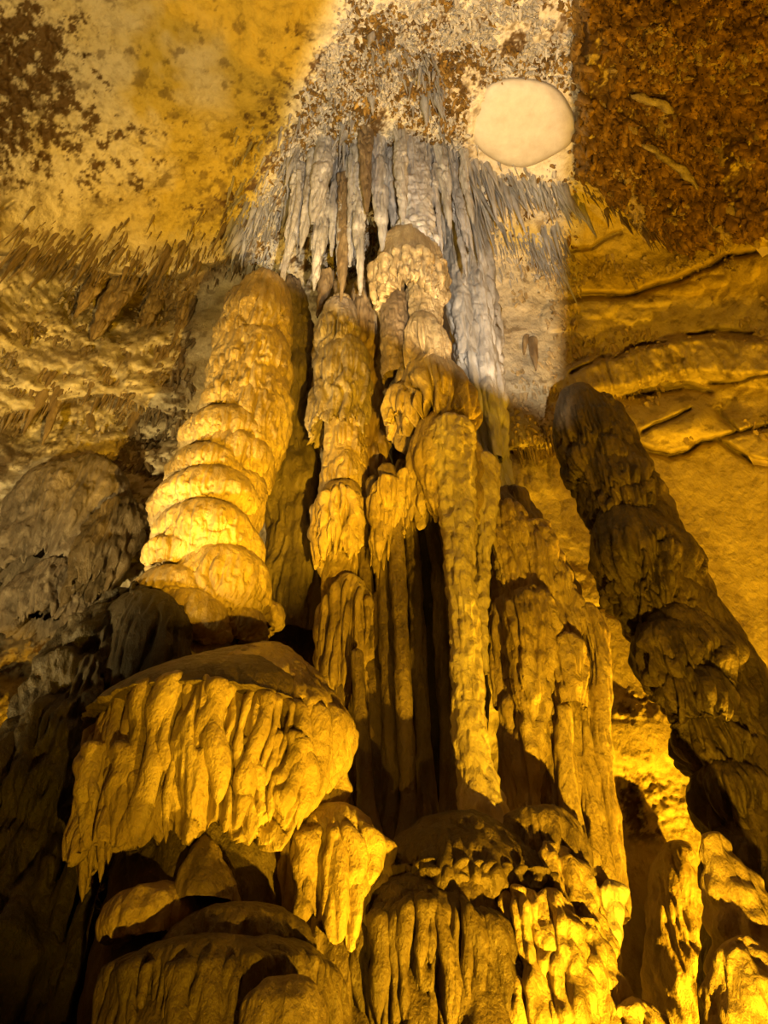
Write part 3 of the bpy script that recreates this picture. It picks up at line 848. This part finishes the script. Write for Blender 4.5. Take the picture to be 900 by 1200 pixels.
t = thing('knobbly_rock', 'brilliantly lit knobbly calcite slope under the fluted flank', 'rock', tuple(at(660, 1200, 4.4)))
for k, p in enumerate([[(600, 1035, 12), (612, 1070, 26), (620, 1120, 34), (630, 1220, 50)], [(640, 1040, 16), (650, 1080, 26), (655, 1140, 36), (662, 1230, 50)],
                       [(680, 1075, 16), (690, 1110, 24), (697, 1160, 30), (705, 1240, 40)], [(640, 985, 20), (652, 1015, 30), (665, 1060, 34), (680, 1160, 50)],
                       [(740, 1168, 16), (752, 1185, 30), (765, 1240, 44)]]):
    col(t, 4.4 + (.25 if k == 3 else 0) + (.1 if k == 2 else 0), p, M_FLOW, 'knob', f=8, a=.10, seed=171 + 2 * k, knob=.07, knobf=8, fine=.02, nu=100, dz=.016)
t = thing('knobbed_stalagmite', 'small stalagmite with a knobbed head right of the bright slope', 'stalagmite', tuple(at(716, 1110, 4.75)))
col(t, 4.75, [(714, 1030, 14), (716, 1050, 17), (717, 1070, 14), (712, 1100, 17), (712, 1150, 19), (715, 1250, 24)], M_BRIGHT, 'body', f=7, a=.02, seed=181, knob=.06, knobf=9, nu=80, dz=.015)
t = thing('pointed_stalagmite', 'short pointed stalagmite above the knobbed one, leaning on the flank', 'stalagmite', tuple(at(690, 1040, 4.85)))
col(t, 4.85, [(688, 992, 8), (690, 1010, 14), (692, 1030, 18), (692, 1080, 22)], M_FLOW, 'body', f=7, a=.03, seed=183, knob=.06, knobf=9, nu=80, dz=.015)

# ------------------------------------------------------------------ 7 left mound with its curtain, and the terraces below
Y7 = 4.5
t = thing('drapery_mound', 'large domed flowstone mound with a heavy golden curtain, left of centre', 'flowstone', tuple(at(240, 1010, Y7)))
tier(t, Y7, 237, 150, 808, 975, 740, .75, M_FLOW, 'curtain', sr=.0, cone=True, apex=.22, seed=201, f=6.5, a=.2, hem=.28, nu=340, ns=24, nk=60, lump=.16, lipvar=.16, taper=.2)
tier(t, Y7 - .22, 150, 66, 872, 985, 846, .8, M_FLOW, 'curtain', sr=.3, seed=203, f=6, a=.12, hem=.35, nu=200, nk=40, taper=.2)
tier(t, Y7 - .28, 310, 50, 866, 945, 850, .8, M_FLOW, 'curtain', sr=.3, seed=207, f=5, a=.10, hem=.4, nu=160, nk=40, taper=.35)
tier(t, Y7 - .1, 225, 60, 830, 1010, 815, .8, M_FLOW, 'curtain', sr=.5, seed=209, f=5, a=.13, hem=.4, nu=180, nk=44, taper=.3)
col(t, Y7 + .1, [(240, 850, 60), (240, 950, 90), (230, 1050, 100), (230, 1300, 140)], M_MUD, 'base', f=4, a=.12, seed=205)
tier(t, Y7, 237, 146, 804, 815, 733, .75, M_RIB, 'cap', sr=.0, cone=True, apex=.22, seed=202, f=7, a=.05, hem=.8, nu=260, ns=30, nk=8, lump=.12, lipvar=3.0, taper=.12, fine=.004, label='smooth dark cap')  # dark colour stands for the unlit shoulder of the mound
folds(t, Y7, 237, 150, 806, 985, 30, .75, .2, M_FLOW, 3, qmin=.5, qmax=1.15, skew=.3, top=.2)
folds(t, Y7 - .22, 150, 64, 872, 985, 13, .8, .2, M_FLOW, 5, qmin=.6, qmax=1.1)
folds(t, Y7 - .28, 310, 48, 866, 960, 10, .8, .3, M_FLOW, 6, qmin=.6, qmax=1.0)
t = thing('cone_stalagmite', 'squat cone-shaped stalagmite under the hem of the domed mound', 'stalagmite', tuple(at(240, 1058, 4.1)))
col(t, 4.1, [(240, 978, 4), (240, 995, 16), (241, 1020, 28), (243, 1045, 37), (243, 1062, 38)], M_DARK, 'body', f=5, a=.03, seed=211, lump=.06, fine=.015)
t = thing('flowstone_shelf', 'small bright-edged shelf at the left, below the cone stalagmite', 'flowstone', tuple(at(170, 1090, 3.95)))
tier(t, 4.15, 168, 58, 1052, 1092, 1030, .8, M_FLOW, 'cap', sr=.1, seed=213, f=7, a=.05, hem=.3)
t = thing('flowstone_shelf', 'wide smooth shelf below and right of the cone stalagmite', 'flowstone', tuple(at(275, 1110, 3.85)))
tier(t, 4.1, 272, 86, 1082, 1122, 1054, .8, M_RIB, 'cap', sr=.1, seed=215, f=5, a=.06, hem=.3, nu=200)
t = thing('flowstone_terrace', 'lowest left terrace with dripping fluted face at the bottom of the picture', 'flowstone', (at(240, 1200, 3.8)[0], 3.8, 0.0))
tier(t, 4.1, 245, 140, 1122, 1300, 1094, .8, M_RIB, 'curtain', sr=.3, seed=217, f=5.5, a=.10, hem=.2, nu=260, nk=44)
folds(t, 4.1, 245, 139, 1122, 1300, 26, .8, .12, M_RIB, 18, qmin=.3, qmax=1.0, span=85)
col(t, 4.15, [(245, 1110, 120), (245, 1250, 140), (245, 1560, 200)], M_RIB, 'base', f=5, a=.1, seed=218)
t = thing('domed_flowstone', 'small fluted dome in front of the lowest left terrace', 'flowstone', (at(325, 1200, 3.4)[0], 3.4, 0.0))
tier(t, 3.6, 327, 50, 1170, 1300, 1138, .85, M_DARK, 'cap', sr=.0, seed=219, f=6, a=.06, hem=.2)
t = thing('small_stalagmite', 'little fluted lump in the dark gap right of the cone stalagmite', 'stalagmite', tuple(at(285, 1040, 4.3)))
col(t, 4.3, [(285, 985, 10), (286, 1000, 17), (286, 1040, 19)], M_FLOW, 'body', f=8, a=.05, seed=221)

t = thing('rock_slab', 'smooth grey rock slab jutting from the left wall under the lower stalactite fringe', 'rock', tuple(at(50, 650, 8.0)))
tier(t, 8.0, 55, 68, 556, 650, 536, .6, M_SHADE, 'body', sr=.4, seed=261, f=2.2, a=.22, hem=.25, lump=.3, fine=.03, taper=.2, lipvar=.35, nu=200, nk=40)
t = thing('rock_ledge', 'drooping tan ledge with fringed edge, low on the left wall', 'rock', tuple(at(50, 720, 7.9)))
tier(t, 7.9, 48, 48, 672, 722, 655, .6, M_SHADE, 'body', sr=.4, seed=263, f=5, a=.16, hem=.5, lump=.3, fine=.03, taper=.25, lipvar=.3)
t = thing('rock_ledge', 'upper small ledge on the left wall right of the grey slab', 'rock', tuple(at(115, 660, 7.6)))
tier(t, 7.6, 118, 36, 600, 680, 585, .6, M_RIB, 'body', sr=.4, seed=265, f=5, a=.16, hem=.5, lump=.3, fine=.03, taper=.3, lipvar=.3)
# slope at far left, coloured near-black to stand for shade
t = thing('rock_slope', 'dark shadowed rock slope with long flutes at the lower left', 'rock', (at(30, 1200, 5.0)[0], 5.0, 0.0))
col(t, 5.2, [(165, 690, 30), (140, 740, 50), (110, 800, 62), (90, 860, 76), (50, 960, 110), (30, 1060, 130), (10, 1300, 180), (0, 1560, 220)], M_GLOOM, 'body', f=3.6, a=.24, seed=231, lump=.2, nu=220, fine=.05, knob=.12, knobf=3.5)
for k, p in enumerate([[(95, 985, 8), (70, 1060, 11), (40, 1200, 14)], [(60, 1000, 8), (40, 1070, 11), (0, 1200, 16)], [(120, 1000, 7), (95, 1080, 11), (70, 1200, 15)], [(20, 980, 8), (0, 1060, 12), (-30, 1200, 16)]]):
    col(t, 4.6, p, M_GLOOM, 'flute', f=7, a=.04, seed=241 + k, nu=40)
tier(t, 5.1, 150, 60, 720, 800, 695, .8, M_GLOOM, 'ledge', sr=.3, seed=247, f=6, a=.12, hem=.4)

# ------------------------------------------------------------------ 8 hanging stalactites
FR = 'stalactite_fringe'
fringe(FR, 'long fringe of thin slanting brown stalactites at the ceiling edge, upper left corner side', [(15, 304), (60, 306), (130, 322)], 290, 20, .024, T_BROWN, 1, 26)
fringe(FR, 'dense brown stalactite fringe at the ceiling edge beside the golden stalagmite top', [(125, 318), (200, 330), (250, 310), (300, 296)], 300, 24, .026, T_BROWN, 11, 34)
fringe(FR, 'lower fringe of brown stalactites on the left wall, beside the golden stalagmite', [(5, 495), (60, 474), (130, 466), (195, 488)], 290, 22, .024, T_BROWN, 2, 22)
fringe(FR, 'white stalactite fringe slanting under the round bare ceiling patch', [(498, 180), (530, 190), (565, 210), (600, 222), (640, 226), (680, 245)], 290, 40, .036, T_GREY, 3, 15)
fringe(FR, 'hanging white stalactites in the hollow right of the apex column', [(510, 215), (535, 235), (560, 250), (585, 268)], 90, 52, .04, T_GREY, 31, 22)
fringe(FR, 'short pale stalactites below the white fringe, right of the grey column', [(578, 306), (610, 310), (640, 304), (664, 298)], 230, 22, .018, T_GREY, 4, 26)
fringe(FR, 'dense pale stalactites left of the apex, above the golden stalagmite', [(268, 290), (300, 268), (330, 250), (360, 232)], 290, 22, .03, T_GREY, 5, 56)
fringe(FR, 'pale stalactites hanging in the dark hollow left of the white flutes', [(350, 250), (370, 225), (395, 195), (415, 165)], 110, 30, .034, T_GREY, 51, 60)
fringe(FR, 'tuft of small dark-rooted stalactites at the very top of the cave apex', [(428, 110), (450, 86), (485, 82), (508, 105), (520, 150)], 240, 22, .03, T_GREY, 6, 40)
fringe(FR, 'sparse brown stalactites at the lower edge of the dark nodular ceiling', [(684, 228), (720, 250), (760, 274), (800, 292)], 90, 18, .02, T_BROWN, 61, 10)

fringe(FR, 'short golden drips on the wall between grey column and right stalagmite', [(600, 532), (630, 530), (655, 528)], 110, 28, .03, T_FLOW, 82, 6)
fringe(FR, 'tan drips hanging down the left wall beside the golden stalagmite', [(170, 400), (190, 420), (215, 440)], 110, 30, .03, T_BROWN, 83, 30)
# the big white flutes of the apex, one part each
t = thing('apex_cluster', 'cluster of big grey white flutes hanging from the apex behind the crown', 'stalactites', tuple(at(450, 170, 5.0)))
BIG = [(441, 148, 449, 300, 10), (456, 150, 463, 285, 9), (468, 140, 472, 262, 9), (480, 150, 487, 250, 9), (497, 160, 502, 262, 8), (428, 158, 430, 250, 8),
       (412, 172, 410, 312, 9), (398, 186, 388, 300, 9), (383, 172, 366, 262, 12), (370, 200, 352, 292, 9), (352, 225, 334, 312, 10), (420, 200, 422, 345, 8), (404, 235, 400, 352, 8),
       (378, 250, 368, 340, 8), (515, 175, 528, 270, 8), (530, 200, 548, 290, 7)]
xr = np.random.default_rng(9)
for _ in range(18):
    x0 = xr.uniform(345, 560); y0 = 150 + abs(x0 - 450) * .55 + xr.uniform(0, 60); ln = xr.uniform(35, 90)
    BIG.append((x0, y0, x0 + (x0 - 455) * ln / (y0 + 230), y0 + ln, xr.uniform(3, 5.5)))
for k, (x0, y0, x1, y1, h) in enumerate(BIG):
    yy = 5.0 + .25 * math.sin(k * 2.1) + (.35 if k > 5 else 0)
    col(t, yy, [(x0, y0 - 30, h * 1.0), (x0, y0, h * .95), (.5 * x0 + .5 * x1, .5 * (y0 + y1), h * .75), (.2 * x0 + .8 * x1, y0 + .8 * (y1 - y0), h * .5), (x1, y1, h * .15)], M_GREY if k not in (5, 12) else M_TIP, 'flute', f=10, a=.11, seed=300 + 3 * k, nu=48, lump=.22, fine=.006, zs=.07)

# single large stalactites, nothing else like them near
SINGLE = [(66, 470, 50, 521, .10, 'stout tan stalactite in the lower left fringe with its tip over a lit wall'), (104, 482, 113, 545, .09, 'narrow stalactite right of the stout tan one, pointing almost straight down'),
          (160, 488, 132, 560, .12, 'long slanting stalactite just left of the golden stalagmite tiers'), (35, 306, 8, 330, .05, 'lone slim stalactite nearest the left edge, upper fringe'),
          (625, 405, 628, 434, .09, 'pointed brown stalactite clump tip on the pale right wall'), (616, 398, 614, 416, .06, 'small stub left of the pointed brown tip on the pale right wall'),
          (382, 330, 372, 372, .12, 'broken brown stalactite hanging in the bright gap'), (398, 335, 396, 358, .10, 'shorter brown stalactite right of the broken one in the bright gap')]
for k, (x0, y0, x1, y1, r_, lab) in enumerate(SINGLE):
    R = hit(x0, y0)[0]
    if 370 < x0 < 410:
        R = at(x0, y0, 6.0)
    t = thing('stalactite', lab, 'stalactite', tuple(R))
    yv = R[1]
    hw = r_ * F / depth(yv, R[2])
    col(t, yv, [(x0 + (x0 - x1) * .3, y0 - (y1 - y0) * .3, hw * 1.2), (x0, y0, hw), (.5 * (x0 + x1), .5 * (y0 + y1), hw * .7), (x1, y1, hw * .15)], M_TIP, 'body', f=7, a=.04, seed=400 + k, nu=40)

# crust of small calcite knobs on the ceiling: nobody could count them
def crust(name, label, n, box, mask, mat, size, seed, slim=1.0):
    r = np.random.default_rng(seed)
    px = r.uniform(box[0], box[2], n * 4); py = r.uniform(box[1], box[3], n * 4)
    ok = r.random(n * 4) < mask(px, py)
    px, py = px[ok][:n], py[ok][:n]
    R = hit(px, py); m = len(R)
    nu = 5
    ang = np.linspace(0, 2 * np.pi, nu, endpoint=False)
    L = size * (0.5 + 1.6 * r.random(m) ** 2); rad = slim * L * r.uniform(.22, .42, m)
    lx, ly = r.normal(size=m) * .25 * L, r.normal(size=m) * .25 * L
    V = np.zeros((m, 3, nu, 3))
    for k, (t_, q) in enumerate([(-.35, 1.0), (.55, .75), (1.0, .12)]):
        V[:, k, :, 0] = (R[:, 0] + lx * t_)[:, None] + (rad * q)[:, None] * np.cos(ang)
        V[:, k, :, 1] = (R[:, 1] + ly * t_)[:, None] + (rad * q)[:, None] * np.sin(ang)
        V[:, k, :, 2] = (R[:, 2] - L * t_)[:, None]
    g = gridq(3, nu)
    Qa = (np.arange(m)[:, None, None] * 15 + g[None]).reshape(-1, 4)
    o = put(name, V, Qa, mat)
    o['kind'] = 'stuff'; o['label'] = label; o['category'] = 'calcite crust'
    return o


def clumps(x, y, thr, off):
    P = np.stack([x * .02, y * .02, np.zeros_like(x) + off], -1)
    return (fbm(P, 1.0, 4, .65, off=off) > thr) * 1.0


out_disc = lambda x, y: (((x - 612) / 68) ** 2 + ((y - 145) / 57) ** 2 > 1) * 1.0
apex = lambda x, y: np.clip(mottle_mask(x, y) * 1.2 + .1, 0, 1) * out_disc(x, y) * ss(0, 30, x - (392 - .42 * y)) * (x < 676)
crust('calcite_crust', 'crust of small pale calcite knobs on the ceiling around the apex', 7500, (260, 0, 680, 330), lambda x, y: apex(x, y) * clumps(x, y, -.12, 3), M_PATCH, .095, 71, .75)
crust('calcite_crust', 'crust of small brown knobs mottling the pale ceiling around the apex', 5500, (260, 0, 680, 330), lambda x, y: apex(x, y) * clumps(x, y, .0, 9), M_SHELLBROWN, .10, 73, .75)
crust('calcite_crust', 'crust of brown knobs on the dark ceiling at the upper right', 8000, (672, -40, 930, 300), lambda x, y: mottle_mask(x, y) * clumps(x, y, -.15, 13), M_SHELLBROWN, .16, 72)
crust('calcite_crust', 'scattered golden knobs on the dark ceiling at the upper right', 3000, (676, -40, 930, 300), lambda x, y: mottle_mask(x, y) * clumps(x, y, .1, 19), M_FLOW, .14, 74)

for k, (pts, hw_, lab) in enumerate([([(738, 112), (755, 116), (775, 122), (790, 132)], 5, 'small pale twisted calcite ridge on the dark nodular ceiling'),
                                  ([(752, 168), (775, 182), (800, 200), (820, 222)], 6, 'long pale slanting calcite ridge on the dark nodular ceiling')]):
    p = np.array(pts, float); n = 30
    u = np.linspace(0, 1, n)
    xx = np.interp(u, np.linspace(0, 1, len(p)), p[:, 0]); yy = np.interp(u, np.linspace(0, 1, len(p)), p[:, 1])
    X = hit(xx, yy); X = CAM + (X - CAM) * .983
    t = thing('calcite_ridge', lab, 'calcite ridge', tuple(X[n // 2]))
    az = np.linspace(0, 2 * np.pi, 16, endpoint=False)
    rr = .075 * np.sqrt(np.clip(4 * u * (1 - u), .002, 1)) * (1 + .2 * np.sin(u * 9 + k))
    T = np.gradient(X, axis=0); T /= np.linalg.norm(T, axis=1, keepdims=True)
    B = np.cross(T, (0, 0, 1.)); B /= np.linalg.norm(B, axis=1, keepdims=True); U = np.cross(B, T)
    PP = X[:, None] + rr[:, None, None] * (np.cos(az)[None, :, None] * B[:, None] + 1.6 * np.sin(az)[None, :, None] * U[:, None])
    PP = PP + (.05 * fbm(PP, 8, 2))[..., None] * B[:, None]
    put('ridge', PP, gridq(n, 16), M_DIM, t)

lwall = lambda x, y: ss(235, 200, x) * ss(318, 340, y) * (1 - ss(560, 640, y))
crust('wall_crust', 'tan lumps roughening the left wall beside the golden stalagmite', 1500, (-20, 315, 240, 640), lambda x, y: lwall(x, y) * clumps(x, y, .06, 23), M_DARK, .16, 75, .5)
crust('wall_crust', 'pale lumps roughening the left wall beside the golden stalagmite', 700, (-20, 330, 240, 560), lambda x, y: lwall(x, y) * clumps(x, y, .10, 29), M_DIM, .14, 76, .5)
crust('wall_crust', 'small ochre knobs on the right wall above the tiered stalagmite', 1500, (600, 300, 920, 520), lambda x, y: clumps(x, y, .12, 37), M_FLOW, .08, 77)

# brown drapes of the upper left fringe
for k, (x0, y0, x1, y1, hw_, lab) in enumerate([(150, 326, 108, 398, 15, 'broad brown drape hanging from the middle of the upper left fringe'), (118, 320, 88, 372, 9, 'narrow brown drape left of the broad one in the upper left fringe'),
                                          (188, 340, 160, 392, 10, 'dark drape in the hollow right of the broad brown one'), (222, 345, 205, 400, 10, 'brown drape nearest the golden stalagmite under the fringe')]):
    R = hit(x0, y0)[0]; yv = R[1] + .05
    t = thing('drapery', lab, 'drapery', tuple(R))
    col(t, yv, [(x0 + (x0 - x1) * .4, y0 - (y1 - y0) * .4, hw_), (x0, y0, hw_), (.6 * x0 + .4 * x1, .6 * y0 + .4 * y1, hw_ * .95), (x1, y1, hw_ * .2)], M_TIP, 'curtain', f=9, a=.14, seed=500 + k, nu=72, asp=.5)

# round bare patch of the ceiling, a low smooth swell with a rim
nr_, na_ = 26, 120
rr = np.linspace(0, 1, nr_); an = np.linspace(0, 2 * np.pi, na_, endpoint=False)
wob = 1 + .035 * np.sin(3 * an + 1) + .03 * np.sin(5 * an)
ppx = 612 + 63 * rr[:, None] * np.cos(an) * wob; ppy = 143 + 54 * rr[:, None] * np.sin(an) * wob
dd = ray(ppx, ppy)
T0 = np.linalg.norm(hit(612, 143)[0] - CAM)
RR = shell_R(dd)
RR = RR / shell_R(ray(612., 143.)) * T0
swell = -.05 - .30 * np.sqrt(np.clip(1 - (rr * .98) ** 4, 0, 1))[:, None] + .35 * ss(.95, 1.0, rr)[:, None]
PP = CAM + dd * (RR + swell)[..., None]
PP += dd * (.03 * fbm(PP, 2.5, 4))[..., None]
o = put('bare_patch', PP, gridq(nr_, na_), M_DISC, ceiling, 'smooth round bare patch')
